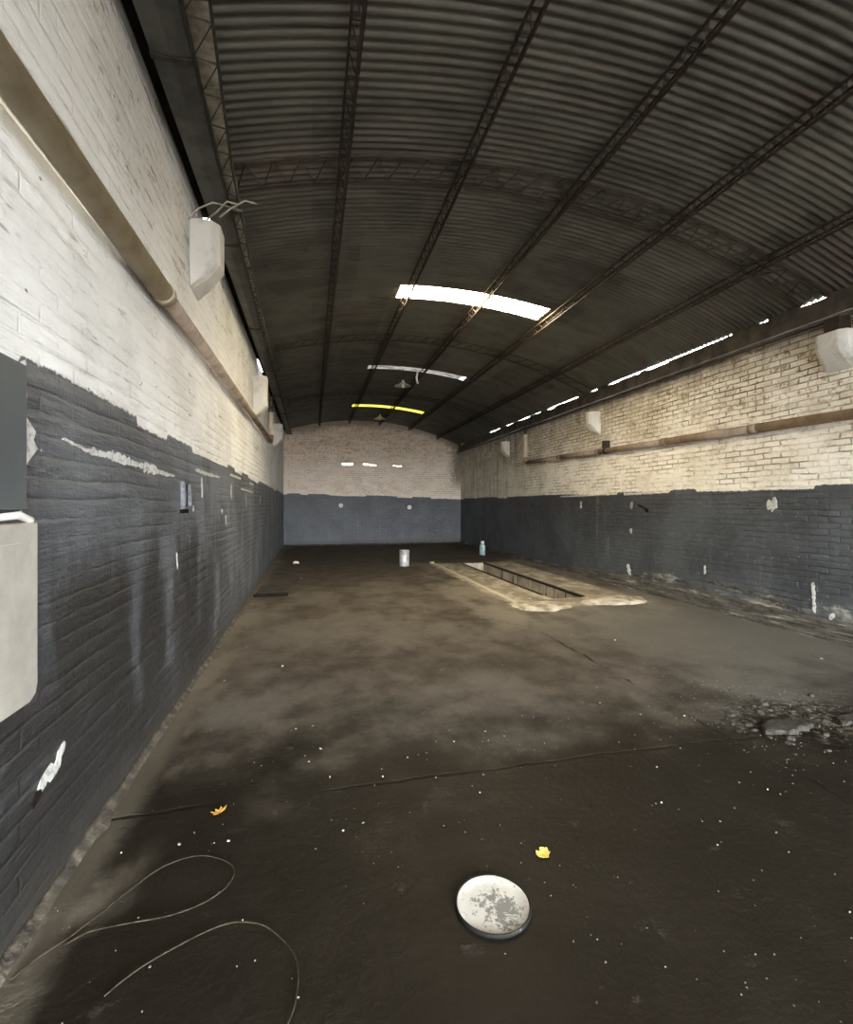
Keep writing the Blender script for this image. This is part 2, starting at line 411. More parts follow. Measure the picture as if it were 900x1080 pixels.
def lid_material():
    b = NB('scuffed_white_lid')
    n = b.noise(b.obj, 22., 5., .7, .3); m = b.noise(b.obj, 7., 3., .6); k = b.noise(b.vec(b.x+.07, b.y*1.0, 0.), 34., 4., .6)
    r = (b.x*b.x+b.y*b.y)
    n2 = b.noise(b.obj, 55., 5., .7, .4)
    d = b.ss(n2*.7+n*.3+b.ss((b.x-.012)*(b.x-.012)*1.2+(b.y+.03)*(b.y+.03), .016, .0)*.12, .575, .61)
    c = b.mix(b.ss(m, .3, .7), (.60, .58, .525), (.49, .47, .42))
    c = b.mix(b.ss(k, .6, .72)*.3, c, (.45, .42, .37))
    c = b.mix(d*.85, c, (.13, .125, .115))
    b.bump(n, .3, .003)
    return b.fin(c, .55, 0, .4)
M['lid'] = lid_material()
M['lid_rim'] = simple('black_lid_rim', (.012, .012, .011), (.10, .10, .095), 40, .7, 0, .2, .002, spec=.15, lo=.55, hi=.8)
def emit(name, col, s, tint=None):
    b = NB(name); e = b.t.nodes.new('ShaderNodeEmission')
    if tint is None: b.put(e.inputs[0], col)
    else: b.put(e.inputs[0], tint(b))
    e.inputs[1].default_value = s
    b.t.links.new(e.outputs[0], b.out.inputs[0]); return b.mat
EXPO = 2.6
K = 2**-EXPO
M['sky_bright'] = emit('sunlit_fibreglass', (1., .84, .54), 78*K)
M['sky_grey'] = emit('dirty_fibreglass', None, 1.2*K,
    lambda b: b.mix(b.ss(b.x+(b.noise(b.obj, 9., 3.)-.5)*.15, 3.5, 3.62),
                    b.mix(b.ss(b.noise(b.vec(b.x*3., b.y*9., 0.), 1.6, 5., .65), .35, .68), (.52, .50, .46), (.11, .105, .095)), (4., 4.2, 4.6)))
M['sky_yellow'] = emit('yellowed_fibreglass', (.95, .83, .13), 1.7*K)
M['flap'] = simple('torn_plastic_strip', (.5, .5, .48), (.7, .7, .68), 20, .5)

# ------------------------------------------------------------------ shell
def grid_lines(a, b, step, extra=()):
    n = max(1, round((b-a)/step)); ls = [a+(b-a)*i/n for i in range(n+1)]
    for e in extra:
        k = min(range(len(ls)), key=lambda i: abs(ls[i]-e)); 
        if abs(ls[k]-e) < step*.4 and 0 < k < len(ls)-1: ls[k] = e
        else: ls.append(e)
    return sorted(set(ls))
# floor: fine grid, low unevenness, an opening over the pit
xs = grid_lines(XL-.25, XR+.25, .09, (PIT[0], PIT[1])); ys = grid_lines(YF-.3, YB+.25, .10, (PIT[2], PIT[3]))
def floor_h(x, y):
    a = mnoise.noise((x*.8, y*.8, 1.))*.006
    k = max(0, 1-abs(x-3.35)/1.0)*max(0, 1-abs(y-2.85)/.75)
    if k > 0: a += k*(.06*abs(mnoise.noise((x*3.1, y*3.1, 4.)))-.045)*1.0
    if PIT[0]-.5 < x < PIT[1]+.5 and PIT[2]-.5 < y < PIT[3]+.5: a *= .2
    if y < .2: a *= .3
    return a
mb = MB(); idx = {}
for i, x in enumerate(xs):
    for j, y in enumerate(ys):
        idx[i, j] = len(mb.v); mb.v.append((x, y, floor_h(x, y)))
for i in range(len(xs)-1):
    for j in range(len(ys)-1):
        xm, ym = (xs[i]+xs[i+1])/2, (ys[j]+ys[j+1])/2
        if PIT[0] < xm < PIT[1] and PIT[2] < ym < PIT[3]: continue
        mb.f.append((idx[i, j], idx[i+1, j], idx[i+1, j+1], idx[i, j+1])); mb.sm.append(True)
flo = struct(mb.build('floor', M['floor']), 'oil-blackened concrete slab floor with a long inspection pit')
# pit lining
x0, x1, y0, y1 = PIT
mb = MB(); t = .12; dz = -1.25
mb.box(x0-t, x0, y0-t, y1+t, dz, -.004); mb.box(x1, x1+t, y0-t, y1+t, dz, -.004)
mb.box(x0, x1, y0-t, y0, dz, -.004); mb.box(x0, x1, y1, y1+t, dz, -.004); mb.box(x0-t, x1+t, y0-t, y1+t, dz-.1, dz)
pit = struct(mb.build('trim_1', M['pit']), 'pale concrete lining of the inspection pit')
for nm, b_ in (('edge_angle', (x1-.012, x1+.05, y0+.05, y1, -.022, .016)), ('edge_angle', (x0-.05, x0+.010, y0+.3, y1, -.035, .012))):
    m_ = MB(); m_.cbox(*b_, b=.004); m_.build(nm, M['rust_dark'], pit)
# walls as thick slabs built from cells, some cells left open
def wall_cells(name, mat, axis, c, th, us, vs, openf, outward):
    mb = MB(); U, V = len(us), len(vs)
    def P(u, v, d):
        return (c+d*outward, u, v) if axis == 'x' else (u, c+d*outward, v)
    solid = lambda i, j: 0 <= i < U-1 and 0 <= j < V-1 and not openf((us[i]+us[i+1])/2, (vs[j]+vs[j+1])/2)
    for i in range(U-1):
        for j in range(V-1):
            if not solid(i, j): continue
            a, b_, e, f = us[i], us[i+1], vs[j], vs[j+1]
            for d in (0, th): mb.add([P(a, e, d), P(b_, e, d), P(b_, f, d), P(a, f, d)], [(0, 1, 2, 3)])
            if not solid(i-1, j): mb.add([P(a, e, 0), P(a, f, 0), P(a, f, th), P(a, e, th)], [(0, 1, 2, 3)])
            if not solid(i+1, j): mb.add([P(b_, e, 0), P(b_, f, 0), P(b_, f, th), P(b_, e, th)], [(0, 1, 2, 3)])
            if not solid(i, j-1): mb.add([P(a, e, 0), P(b_, e, 0), P(b_, e, th), P(a, e, th)], [(0, 1, 2, 3)])
            if not solid(i, j+1): mb.add([P(a, f, 0), P(b_, f, 0), P(b_, f, th), P(a, f, th)], [(0, 1, 2, 3)])
    return struct(mb.build(name, mat))
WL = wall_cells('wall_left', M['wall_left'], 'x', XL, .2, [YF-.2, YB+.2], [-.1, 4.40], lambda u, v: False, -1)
WR = wall_cells('wall_right', M['wall_right'], 'x', XR, .2, [YF-.2, YB+.2], [-.1, 3.70], lambda u, v: False, 1)
# back wall: arched top and three broken ventilation slots
slots = [(1.13, 1.53, 3.05, 3.12), (1.93, 2.12, 3.065, 3.105), (2.17, 2.42, 3.05, 3.085), (3.09, 3.17, 3.05, 3.075), (3.21, 3.27, 3.035, 3.075), (3.31, 3.44, 3.03, 3.05)]
us = sorted(set([XL-.2+(XR-XL+.4)*i/60 for i in range(61)]+[k for s_ in slots for k in s_[:2]]))
bands = [-.1, 2.9]+sorted(set(k for s_ in slots for k in s_[2:]))+[3.3]
mb = MB()
for i in range(len(us)-1):
    a, b_ = us[i], us[i+1]; um = (a+b_)/2
    for j in range(len(bands)-1):
        e, f = bands[j], bands[j+1]
        if any(s_[0] < um < s_[1] and s_[2] < (e+f)/2 < s_[3] for s_ in slots):
            y0_, y1_ = YB, YB+.12
            mb.add([(a, y0_, e), (b_, y0_, e), (b_, y1_, e), (a, y1_, e)], [(0, 1, 2, 3)])
            mb.add([(a, y0_, f), (b_, y0_, f), (b_, y1_, f), (a, y1_, f)], [(0, 1, 2, 3)])
            continue
        for y_ in (YB, YB+.12): mb.add([(a, y_, e), (b_, y_, e), (b_, y_, f), (a, y_, f)], [(0, 1, 2, 3)])
    za, zb = roof_z(a)+.03, roof_z(b_)+.03
    for y_ in (YB, YB+.12): mb.add([(a, y_, 3.3), (b_, y_, 3.3), (b_, y_, zb), (a, y_, za)], [(0, 1, 2, 3)])
    mb.add([(a, YB, za), (b_, YB, zb), (b_, YB+.12, zb), (a, YB+.12, za)], [(0, 1, 2, 3)])
WB = struct(mb.build('wall_back', M['wall_back']))
# front wall with the open gateway the daylight comes through
GX0, GX1, GZ = -.6, 5.4, 3.7
mb = MB()
for i in range(len(us)-1):
    a, b_ = us[i], us[i+1]; um = (a+b_)/2
    lo = GZ if GX0 < um < GX1 else -.1
    za, zb = roof_z(a)+.03, roof_z(b_)+.03
    for y_ in (YF, YF-.15): mb.add([(a, y_, lo), (b_, y_, lo), (b_, y_, zb), (a, y_, za)], [(0, 1, 2, 3)])
struct(mb.build('wall_front', M['corbel']))
# corrugated iron vault
pitch, amp = .079, .0125
ny = int((YB+.3-YF+.3)/(pitch/8)); nx = 46
RX0, RX1 = -.90, 5.735
gy = YF-.3+np.arange(ny+1)*(pitch/8)
th = np.linspace(math.asin((RX0-CX)/RR), math.asin((RX1-CX)/RR), nx+1)
rr = RR+.02+amp*np.sin(2*PI*gy/pitch)
TX = CX+np.sin(th)[None, :]*rr[:, None]; TZ = CZ+np.cos(th)[None, :]*rr[:, None]; TY = np.repeat(gy[:, None], nx+1, 1)
V = np.stack([TX, TY, TZ], -1).reshape(-1, 3)
ii, jj = np.meshgrid(np.arange(ny), np.arange(nx), indexing='ij')
q = (ii*(nx+1)+jj).ravel()
F = np.stack([q, q+1, q+nx+2, q+nx+1], -1)
# openings for the three translucent sheets
SK = [(7.0, 7.47), (11.22, 11.55), (15.75, 16.12)]
SKX0, SKX1 = 1.25, 3.66
cx_ = TX[ii, jj].ravel(); cy_ = TY[ii, jj].ravel()
keep = np.ones(len(q), bool)
for a, b_ in SK: keep &= ~((cx_ > SKX0-.02) & (cx_ < SKX1-.05) & (cy_ > a+.0) & (cy_ < b_-.01))
F = F[keep]
me = bpy.data.meshes.new('ceiling'); me.from_pydata(V.tolist(), [], F.tolist()); me.update()
me.polygons.foreach_set('use_smooth', [True]*len(me.polygons)); me.materials.append(M['roof'])
ceil = bpy.data.objects.new('ceiling', me); COL.objects.link(ceil); struct(ceil, 'dark corrugated iron barrel vault')

# translucent sheets
names = ['blazing warm white translucent roof strip, nearest and largest of the three', 'dim grey dirty translucent roof strip with a bright hole at its right end', 'thin yellow translucent roof strip nearest the back wall']
for (a, b_), mt, lb in zip(SK, ('sky_bright', 'sky_grey', 'sky_yellow'), names):
    n = int((b_-a+.06)/(pitch/6)); vs = []; m_ = MB()
    for i in range(n+1):
        y = a-.03+(b_-a+.06)*i/n
        for k in range(25):
            t_ = math.asin((SKX0-.03-CX)/RR)+(math.asin((SKX1+.03-CX)/RR)-math.asin((SKX0-.03-CX)/RR))*k/24
            r_ = RR+.026+amp*math.sin(2*PI*y/pitch)
            vs.append((CX+math.sin(t_)*r_, y, CZ+math.cos(t_)*r_))
    m_.add(vs, [(i*25+k, i*25+k+1, (i+1)*25+k+1, (i+1)*25+k) for i in range(n) for k in range(24)], True)
    o = m_.build('skylight', M[mt]); tag(o, lb, 'skylight', 'translucent roof strips')
    if mt == 'sky_grey':
        m2 = MB()
        pts = [(2.42, b_-.25, roof_z(2.42)-.02), (2.43, b_-.27, roof_z(2.42)-.10), (2.41, b_-.25, roof_z(2.42)-.2), (2.44, b_-.28, roof_z(2.42)-.34)]
        for i in range(3):
            p_, q_ = Vector(pts[i]), Vector(pts[i+1]); w = Vector((.025, 0, 0))
            m2.add([p_-w, p_+w, q_+w, q_-w, p_-w+Vector((0, .004, 0)), p_+w+Vector((0, .004, 0)), q_+w+Vector((0, .004, 0)), q_-w+Vector((0, .004, 0))],
                   [(0, 1, 2, 3), (7, 6, 5, 4), (0, 4, 5, 1), (2, 6, 7, 3), (1, 5, 6, 2), (0, 3, 7, 4)])
        fl = m2.build('torn_strip', M['flap'], o); fl['label'] = 'torn pale strip dangling from the sheet'

# ------------------------------------------------------------------ roof steelwork
def purlin(x, label, dz=.0, w=.085, h=.11, step=.20, r=.009, group='lattice purlins along the vault'):
    z = roof_z(x)-.036-dz
    o = thing('lattice_purlin', (x, YF, z), label, 'purlin', group)
    ang = math.asin((x-CX)/RR)
    R_ = Matrix.Rotation(ang, 3, 'Y')
    pt = lambda a, y, b: Vector((x, y, z))+R_ @ Vector((a, 0, b))
    Y0, Y1 = YF, YB
    for a, b in ((-w/2, -r), (w/2, -r), (0, -h)):
        m_ = MB(); m_.bar(pt(a, Y0, b), pt(a, Y1, b), .017, .017); m_.build('chord', M['rust'], o)
    for a in (-w/2, w/2):
        pts = []; y = Y0+.05; k = 0
        while y < Y1:
            pts.append(pt(a if k % 2 == 0 else 0, y, -r if k % 2 == 0 else -h)); y += step/2; k += 1
        m_ = MB(); m_.tube(pts, .0055, 5, smooth=False); m_.build('zigzag_rod', M['rust'], o)
    return o
for x, l in ((.275, 'rusty lattice purlin running lengthwise nearest the left gutter'), (1.387, 'rusty lattice purlin at the left ends of the translucent roof strips'),
             (2.548, 'rusty lattice purlin running down the middle of the translucent roof strips'), (3.712, 'rusty lattice purlin at the right ends of the translucent roof strips'),
             (4.849, 'rusty lattice purlin nearest the right eave')):
    purlin(x, l)
def arch(y, label, w=.34):
    xa, xb = -.66, 5.70
    o = thing('arch_truss', (xa, y, roof_z(xa)), label, 'truss', 'lattice arches across the vault')
    N = 56
    def pt(t, dy, d):
        x = xa+(xb-xa)*t; an = math.asin((x-CX)/RR); r_ = RR-d
        return Vector((CX+math.sin(an)*r_, y+dy, CZ+math.cos(an)*r_))
    for dy in (-w/2, w/2):
        m_ = MB()
        for k in range(N): m_.bar(pt(k/N, dy, .006), pt((k+1)/N, dy, .006), .016, .028, up=(0, 1, 0))
        m_.build('chord', M['arch'], o)
    m_ = MB(); pts = [pt(k/N, (-w/2 if k % 2 else w/2), .006) for k in range(N+1)]
    m_.tube(pts, .008, 5, smooth=False); m_.build('zigzag_rod', M['arch'], o)
    return o
arch(4.5, 'rusty lattice arch across the vault nearest the camera')
arch(9.25, 'rusty lattice arch across the vault between the bright and the grey roof strips')
arch(13.95, 'rusty lattice arch across the vault just before the yellow roof strip')

# left eave: sheet-metal gutter, pale strip coloured in place of a daylight gap, lattice edge girder, dark flashing with daylight gaps
GZ0 = 4.15
def lerp_tab(tab, y):
    for (a, p_), (b_, q_) in zip(tab[:-1], tab[1:]):
        if y <= b_: return p_+(q_-p_)*max(0, (y-a)/(b_-a))
    return tab[-1][1]
gin = lambda y: lerp_tab([(-6, -.64), (2.5, -.665), (4, -.705), (7, -.735), (19, -.77)], y)    # the eave narrows with distance
rin = lambda y: lerp_tab([(-6, -.40), (2.5, -.500), (4, -.602), (7, -.68), (19, -.735)], y)
def gut(y0_, y1_):
    m_ = MB(); vs = []
    for y in (y0_, y1_):
        k = gin(y)
        vs += [(x, y, z) for x, z in ((-.902, GZ0+.16), (-.902, GZ0), ((k-.902)/2, GZ0-.012), (k, GZ0), (k, GZ0+.12), (k-.006, GZ0+.12), (k-.006, GZ0+.006), ((k-.902)/2, GZ0-.006), (-.896, GZ0+.006), (-.896, GZ0+.16))]
    n = 10
    m_.add(vs, [(k, (k+1) % n, n+(k+1) % n, n+k) for k in range(n)]+[tuple(range(n-1, -1, -1)), tuple(range(n, 2*n))]); return m_
g = thing('box_gutter', (-.78, YF, GZ0), 'long dull grey sheet-metal box gutter along the top of the left wall', 'gutter')
yy = [YF, -1.5, 1.0, 2.5, 4.0, 5.2, 7.0, 9.9, 12.2, 14.5, YB]
for a, b_ in zip(yy[:-1], yy[1:]): gut(a, b_).build('gutter_length', M['gutter'], g)
for y in (1.0, 3.1, 5.2, 7.6, 9.9, 12.2, 14.5):
    m_ = MB(); m_.box(-.906, gin(y)+.004, y-.015, y+.02, GZ0-.018, GZ0+.008); m_.build('lap_joint', M['rust_dark'], g)
m_ = MB(); k = 0; y = YF; rnd = random.Random(17)
while y < YB:
    y2 = min(y+rnd.uniform(.35, .6), YB); z = GZ0+.03+rnd.uniform(0, .015)
    a0_, a1_, r0_, r1_ = gin(y)+.003, gin(y2)+.003, rin(y), rin(y2)
    vs = [(a0_, y, z), (r0_, y, z+.015), (r1_, y2-.008, z+.015), (a1_, y2-.008, z)]
    m_.prism(vs, (0, 0, .018)); y = y2
o = m_.build('eave_daylight_strip', M['strip']); tag(o, 'pale strip in place of the daylight gap between the left gutter and the corrugated roof', 'board')
o = thing('edge_girder', (-.56, YF, GZ0), 'thin dark lattice girder under the pale strip along the left eave', 'girder')
for fn, d_ in ((gin, .008), (rin, .0)):
    m_ = MB()
    for a, b_ in zip(yy[:-1], yy[1:]): m_.bar((fn(a)+d_*1.7, a, GZ0+.008), (fn(b_)+d_*1.7, b_, GZ0+.008), .016, .022)
    m_.build('chord', M['rust_dark'], o)
pts = []; y = YF; k = 0
while y < YB: pts.append((gin(y)+.008 if k % 2 else rin(y), y, GZ0+.006)); y += .02 if k % 2 else .24; k += 1
m_ = MB(); m_.tube(pts, .006, 5, smooth=False); m_.build('zigzag_rod', M['rust_dark'], o)
m_ = MB(); gaps = [(5.05, 5.55), (5.7, 5.85), (9.75, 10.7)]
y = YF
for a, b_ in gaps+[(YB, YB)]:
    m_.box(XL, -.895, y, a, 4.30, 4.315); y = b_
m_.box(-.965, -.895, 5.0, 6.0, 4.317, 4.33); m_.box(-.996, -.895, 9.5, 11., 4.317, 4.33)
m_.box(XL-.02, XL+.012, YF, YB, 4.36, 4.42) if False else None
struct(m_.build('trim_2', M['black']))
m_ = MB(); y = YF
for a, b_ in gaps+[(YB, YB)]:
    m_.box(-.93, -.86, y, a, 4.30, 4.36) ; y = b_
    # strip that joins the flashing to the sheet edge
struct(m_.build('trim_3', M['black']))
# right eave: dark plate on the wall head, daylight between it and the corrugations
o = thing('eave_beam', (5.76, YF, 3.62), 'dark weathered timber plate along the top of the right wall', 'beam')
rnd = random.Random(3)
m_ = MB(); m_.box(5.715, XR+.02, YF, YB, 3.655, 3.80); m_.build('plank', M['beam'], o)
m_ = MB(); m_.tube([(5.70, YF, 3.66), (5.70, YB, 3.64)], .028, 8); m_.build('conduit', M['beam'], o)
m_ = MB(); y = YF
while y < YB:
    L = rnd.uniform(.12, .5)
    openz = 3.895+rnd.choice((.0, .010, .018, .022, .028, .034, .05)) if 5.6 < y < 15.2 else 3.95-rnd.choice((0, 0, 0, .035))
    m_.box(5.725, 5.80, y, min(y+L, YB), 3.80, openz); y += L
m_.build('mortar_fill', M['beam'], o)

# ------------------------------------------------------------------ corbels
def corbel(side, y, z0, z1, label, w=.34, d=.24):
    o = None; m_ = MB(); c = .07
    sx = 1 if side == 'left' else -1; xw = XL if side == 'left' else XR
    prof = [(0, z0), (d*.55, z0+.10), (d, z0+.24), (d, z1), (0, z1)]   # offset from the wall, height
    def ring(k, yy_):
        return [(xw+sx*(a*k), yy_, z) for a, z in prof]
    ysx = [(y-w/2, .72), (y-w/2+c, 1.), (y+w/2-c, 1.), (y+w/2, .72)]
    vs = []
    for yy_, k in ysx: vs += ring(k, yy_)
    n = len(prof)
    fs = [(i*n+k, i*n+(k+1) % n, (i+1)*n+(k+1) % n, (i+1)*n+k) for i in range(3) for k in range(n)]
    fs += [tuple(range(n-1, -1, -1)), tuple(range(3*n, 4*n))]
    m_.add(vs, fs)
    o = m_.build('corbel_block', M['corbel'], bevel=.015)
    return tag(o, label, 'corbel', 'whitewashed corbels under the arches')
for y, s_, z0, z1 in ((4.66, 'nearest the camera, under bent steel rods', 3.40, 3.99), (9.25, 'second along, behind the beige drain pipe', 3.075, 3.84), (14.0, 'farthest, just past the pale riser pipe', 3.1, 3.75)):
    corbel('left', y, z0, z1, 'whitewashed cement corbel on the left wall, '+s_)
for y, s_, z0, z1, w_ in ((4.28, 'nearest the camera', 3.06, 3.47, .36), (9.15, 'second along above the pipe clamp', 2.98, 3.48, .26), (13.95, 'farthest, beyond the pipe end', 3.0, 3.46, .3)):
    corbel('right', y, z0, z1, 'whitewashed cement corbel on the right wall, '+s_, w=w_)
# sooty seat above the right corbels
for y in (4.28,):
    m_ = MB(); m_.cbox(5.66, XR-.002, y-.10, y+.10, 3.475, 3.65, .02)
    o = m_.build('bearing_shoe', M['rust']); tag(o, 'rusty steel bearing shoe on the nearest right wall corbel', 'bracket')
# bent rods
for pts, s_ in (([(-1.0, 4.42, 3.93), (-.92, 4.40, 4.02), (-.82, 4.43, 4.10), (-.72, 4.5, 4.128), (-.60, 4.55, 4.13)], 'upper bent pale steel rod sticking out above the nearest left corbel'),
                ([(-.90, 4.55, 4.0), (-.80, 4.5, 4.06), (-.70, 4.42, 4.12), (-.62, 4.45, 4.125)], 'short pale steel rod lying on top of the nearest left corbel'),
                ([(-.765, 4.46, 4.0), (-.68, 4.44, 4.07), (-.55, 4.36, 4.11), (-.46, 4.40, 4.125)], 'pale steel rod running from the nearest left corbel to the eave girder')):
    m_ = MB(); m_.tube(pts, .008, 6); o = m_.build('steel_rod', M['rod']); tag(o, s_, 'rod')

# ------------------------------------------------------------------ pipes
o = thing('drain_pipe', (-.92, YF, 2.88), 'long beige drain pipe along the white left wall', 'pipe')
px = -.944
zc = lambda y: 2.885+.0125*y
m_ = MB(); m_.tube([(px, YF+.05, zc(YF)), (px, 3.5, zc(3.5))], .066, 20); m_.build('pipe_length', M['pipe'], o)
m_ = MB(); m_.tube([(px, 3.46, zc(3.46)), (px, 3.54, zc(3.54))], .072, 20); m_.build('coupling', M['pipe'], o)
m_ = MB(); m_.tube([(px, 3.5, zc(3.5)), (px, 11.95, zc(11.95))], .053, 18); m_.build('pipe_length', M['pipe_far'], o)
m_ = MB(); m_.tube([(px, 11.9, zc(11.9)), (px, 12.06, zc(12)+.01), (px, 12.13, zc(12)+.06), (px, 12.15, zc(12)+.15)], .058, 16); m_.build('elbow', M['pipe_far'], o)
m_ = MB(); m_.tube([(px, 12.15, zc(12)+.14), (px, 12.15, 3.78)], .052, 16); m_.build('riser', M['pipe_pale'], o)['label'] = 'pale riser'
m_ = MB(); m_.tube([(px, 12.15, 3.74), (px, 12.15, 3.84)], .06, 16); m_.tube([(px, 12.15, 3.84), (px, 12.15, 4.12)], .05, 16); m_.build('socket_joint', M['gutter'], o)
for y in (1.2, 5.4, 8.3, 11.2):
    m_ = MB(); r_ = .057 if y > 3.5 else .069
    m_.tube([(px, y-.015, zc(y)), (px, y+.015, zc(y))], r_, 18); m_.box(XL, px-r_+.01, y-.012, y+.012, zc(y)-.012, zc(y)+.012); m_.build('clamp', M['pipe_far'] if y > 3.5 else M['pipe'], o)
o = thing('drain_pipe', (5.74, YF, 2.48), 'long brownish drain pipe along the white right wall', 'pipe')
px2 = 5.755
zc2 = lambda y: 2.46+.0195*y
ps = [YF+.05, 5.35, 7.05, 9.0, 10.6, 12.4]
for a, b_, r_ in zip(ps[:-1], ps[1:], (.062, .060, .055, .055, .055)):
    m_ = MB(); m_.tube([(px2, a, zc2(a)), (px2, b_, zc2(b_))], r_, 16); m_.build('pipe_length', M['pipe_far'], o)
for y in ps[1:-1]:
    m_ = MB(); m_.tube([(px2, y-.06, zc2(y-.06)), (px2, y+.05, zc2(y+.05))], .066, 16); m_.build('coupling', M['pipe_far'], o)
m_ = MB(); m_.tube([(px2, 12.35, zc2(12.35)), (px2, 12.47, zc2(12.4)+.015), (px2, 12.52, zc2(12.4)+.07), (px2, 12.53, zc2(12.4)+.14)], .06, 16); m_.build('elbow', M['pipe_far'], o)
m_ = MB(); m_.tube([(px2, 12.53, zc2(12.4)+.13), (px2, 12.53, 3.48)], .055, 16); m_.build('riser', M['pipe_pale'], o)['label'] = 'pale riser'
m_ = MB(); m_.tube([(px2, 12.53, 3.46), (px2, 12.53, 3.66)], .045, 14); m_.build('socket_joint', M['gutter'], o)
for y in (8.72,):
    m_ = MB(); m_.cbox(5.69, XR, y-.03, y+.05, zc2(y)+.05, zc2(y)+.20, .006); m_.tube([(px2, y-.02, zc2(y)), (px2, y+.03, zc2(y))], .066, 16); m_.build('clamp', M['rust_dark'], o)

# ------------------------------------------------------------------ pendants
def pendant(x, y, label, drop=.26, rad=.17):
    zt = roof_z(x)-.14; z = zt-drop
    o = thing('pendant_lamp', (x, y, z), label, 'lamp', 'enamel pendant lamps')
    m_ = MB(); m_.tube([(x, y, zt+.08), (x+.006, y, zt-drop*.5), (x, y, z+.10)], .005, 6); m_.build('cord', M['black'], o)
    m_ = MB(); m_.lathe([(.0, .12), (.03, .12), (.034, .07), (.05, .055), (.085, .035), (.13, .012), (rad, -.012), (rad, -.018), (.125, .004), (.08, .026), (.045, .044), (.0, .05)], 28, (x, y, z)); m_.build('lamp_shade', M['enamel'], o)
    m_ = MB(); m_.lathe([(0, .045), (.018, .04), (.02, .015), (.032, -.01), (.034, -.03), (.024, -.05), (0, -.058)], 16, (x, y, z)); m_.build('bulb', M['cream'], o)
pendant(2.03, 11.0, 'pale enamel pendant lamp hanging just below the dim grey roof strip', .34, .19)
pendant(2.13, 15.6, 'pale enamel pendant lamp hanging just below the yellow roof strip', .30, .19)

# ------------------------------------------------------------------ wall fittings
# cabinet and board at the left edge
o = thing('meter_box', (XL, 1.2, .87), 'beige metal wall box on the left wall at the photo edge', 'wall box')
m_ = MB(); yA, yB_ = .75, 2.035
w0 = XL+.004; m_.prism([(w0, yA, .87), (w0, yB_-.05, .855), (w0, yB_-.012, .875), (w0, yB_, .91), (w0, yB_, 1.485), (w0, yA, 1.485)], (.05, 0, 0)); m_.build('body', M['box'], o, bevel=.006)
m_ = MB(); m_.prism([(XL+.05, yA+.05, .95), (XL+.05, yB_-.05, .94), (XL+.05, yB_-.05, 1.42), (XL+.05, yA+.05, 1.42)], (.006, 0, 0)); m_.build('door', M['box'], o, bevel=.003)
m_ = MB(); m_.tube([(XL+.02, 1.6, 1.495), (XL+.03, 1.8, 1.505), (XL+.035, 1.95, 1.513), (XL+.035, 2.02, 1.495), (XL+.03, 2.03, 1.48)], [.010, .012, .014, .014, .008], 10); m_.build('top_lip', M['white_cap'], o)['label'] = 'chipped white lip along the top'
m_ = MB(); m_.prism([(XL+.006, .75, 1.53), (XL+.006, 2.025, 1.53), (XL+.006, 2.025, 2.045), (XL+.006, .75, 2.075)], (.018, 0, 0))
o = m_.build('cover_board', M['board'], bevel=.003); tag(o, 'dark slate flat board on the left wall above the beige wall box', 'board')
# thin ragged plaster scars on the walls
def scar(axis, pts, wid, seed, parent, mat='plaster', th=.004, name='plaster_scar'):
    r_ = random.Random(seed); P_ = []
    pts = [Vector((a, b)) for a, b in pts]
    dense = []
    for p_, q_ in zip(pts[:-1], pts[1:]):
        n = max(2, int((q_-p_).length/.025))
        dense += [p_.lerp(q_, i/n) for i in range(n)]
    dense.append(pts[-1])
    up, dn = [], []
    L = len(dense)
    for i, p_ in enumerate(dense):
        t_ = (dense[min(i+1, L-1)]-dense[max(i-1, 0)]).normalized(); nn = Vector((-t_.y, t_.x))
        w = wid[min(len(wid)-1, int(i/L*len(wid)))] if isinstance(wid, (list, tuple)) else wid
        taper = .55 if i in (0, L-1) else 1
        up.append(p_+nn*w*taper*r_.uniform(.25, .75)); dn.append(p_-nn*w*taper*r_.uniform(.25, .75))
    def P3(p_, d):
        if axis == 'L': return (XL+d, p_.x, p_.y)
        if axis == 'R': return (XR-d, p_.x, p_.y)
        return (p_.x, YB-d, p_.y)
    m_ = MB(); vs = []
    for a, b_ in zip(up, dn): vs += [P3(a, 0), P3(a, th), P3(b_, th), P3(b_, 0)]
    fs = []
    for i in range(L-1):
        for k in range(3): fs.append((i*4+k, i*4+k+1, i*4+4+k+1, i*4+4+k))
    fs += [(0, 1, 2, 3), (L*4-1, L*4-2, L*4-3, L*4-4)]
    m_.add(vs, fs); return m_.build(name, M[mat], parent)
scar('L', [(2.33, 1.825), (2.55, 1.80), (2.88, 1.80), (3.3, 1.785), (3.85, 1.765), (4.05, 1.765)], [.015, .035, .045, .03, .05, .03, .02], 1, WL)
m_ = MB(); m_.prism([(XL, a, b_) for a, b_ in [(2.031, 2.059), (2.059, 2.076), (2.063, 1.939), (2.052, 1.874), (2.125, 1.822), (2.107, 1.79), (2.138, 1.761), (2.074, 1.708), (2.049, 1.675), (2.04, 1.636), (2.031, 1.512), (2.021, 1.512), (2.023, 1.649), (2.025, 1.855), (2.03, 1.939)]], (.005, 0, 0)); m_.build('plaster_scar', M['plaster'], WL)
scar('L', [(4.72, 1.86), (5.2, 1.85), (5.9, 1.855)], [.03, .03, .02], 3, WL)
scar('L', [(4.98, 1.80), (5.0, 1.62)], .05, 4, WL)
scar('L', [(4.62, 1.53), (4.66, 1.50)], .04, 5, WL)
scar('L', [(6.7, 1.80), (6.72, 1.62)], .06, 6, WL)
scar('L', [(6.3, 1.42), (6.32, 1.30)], .07, 7, WL); scar('L', [(6.05, 1.50), (6.06, 1.44)], .06, 8, WL)
scar('L', [(6.6, 1.93), (7.6, 1.925)], .03, 9, WL); scar('L', [(8.6, 1.90), (9.2, 1.90)], .03, 10, WL)
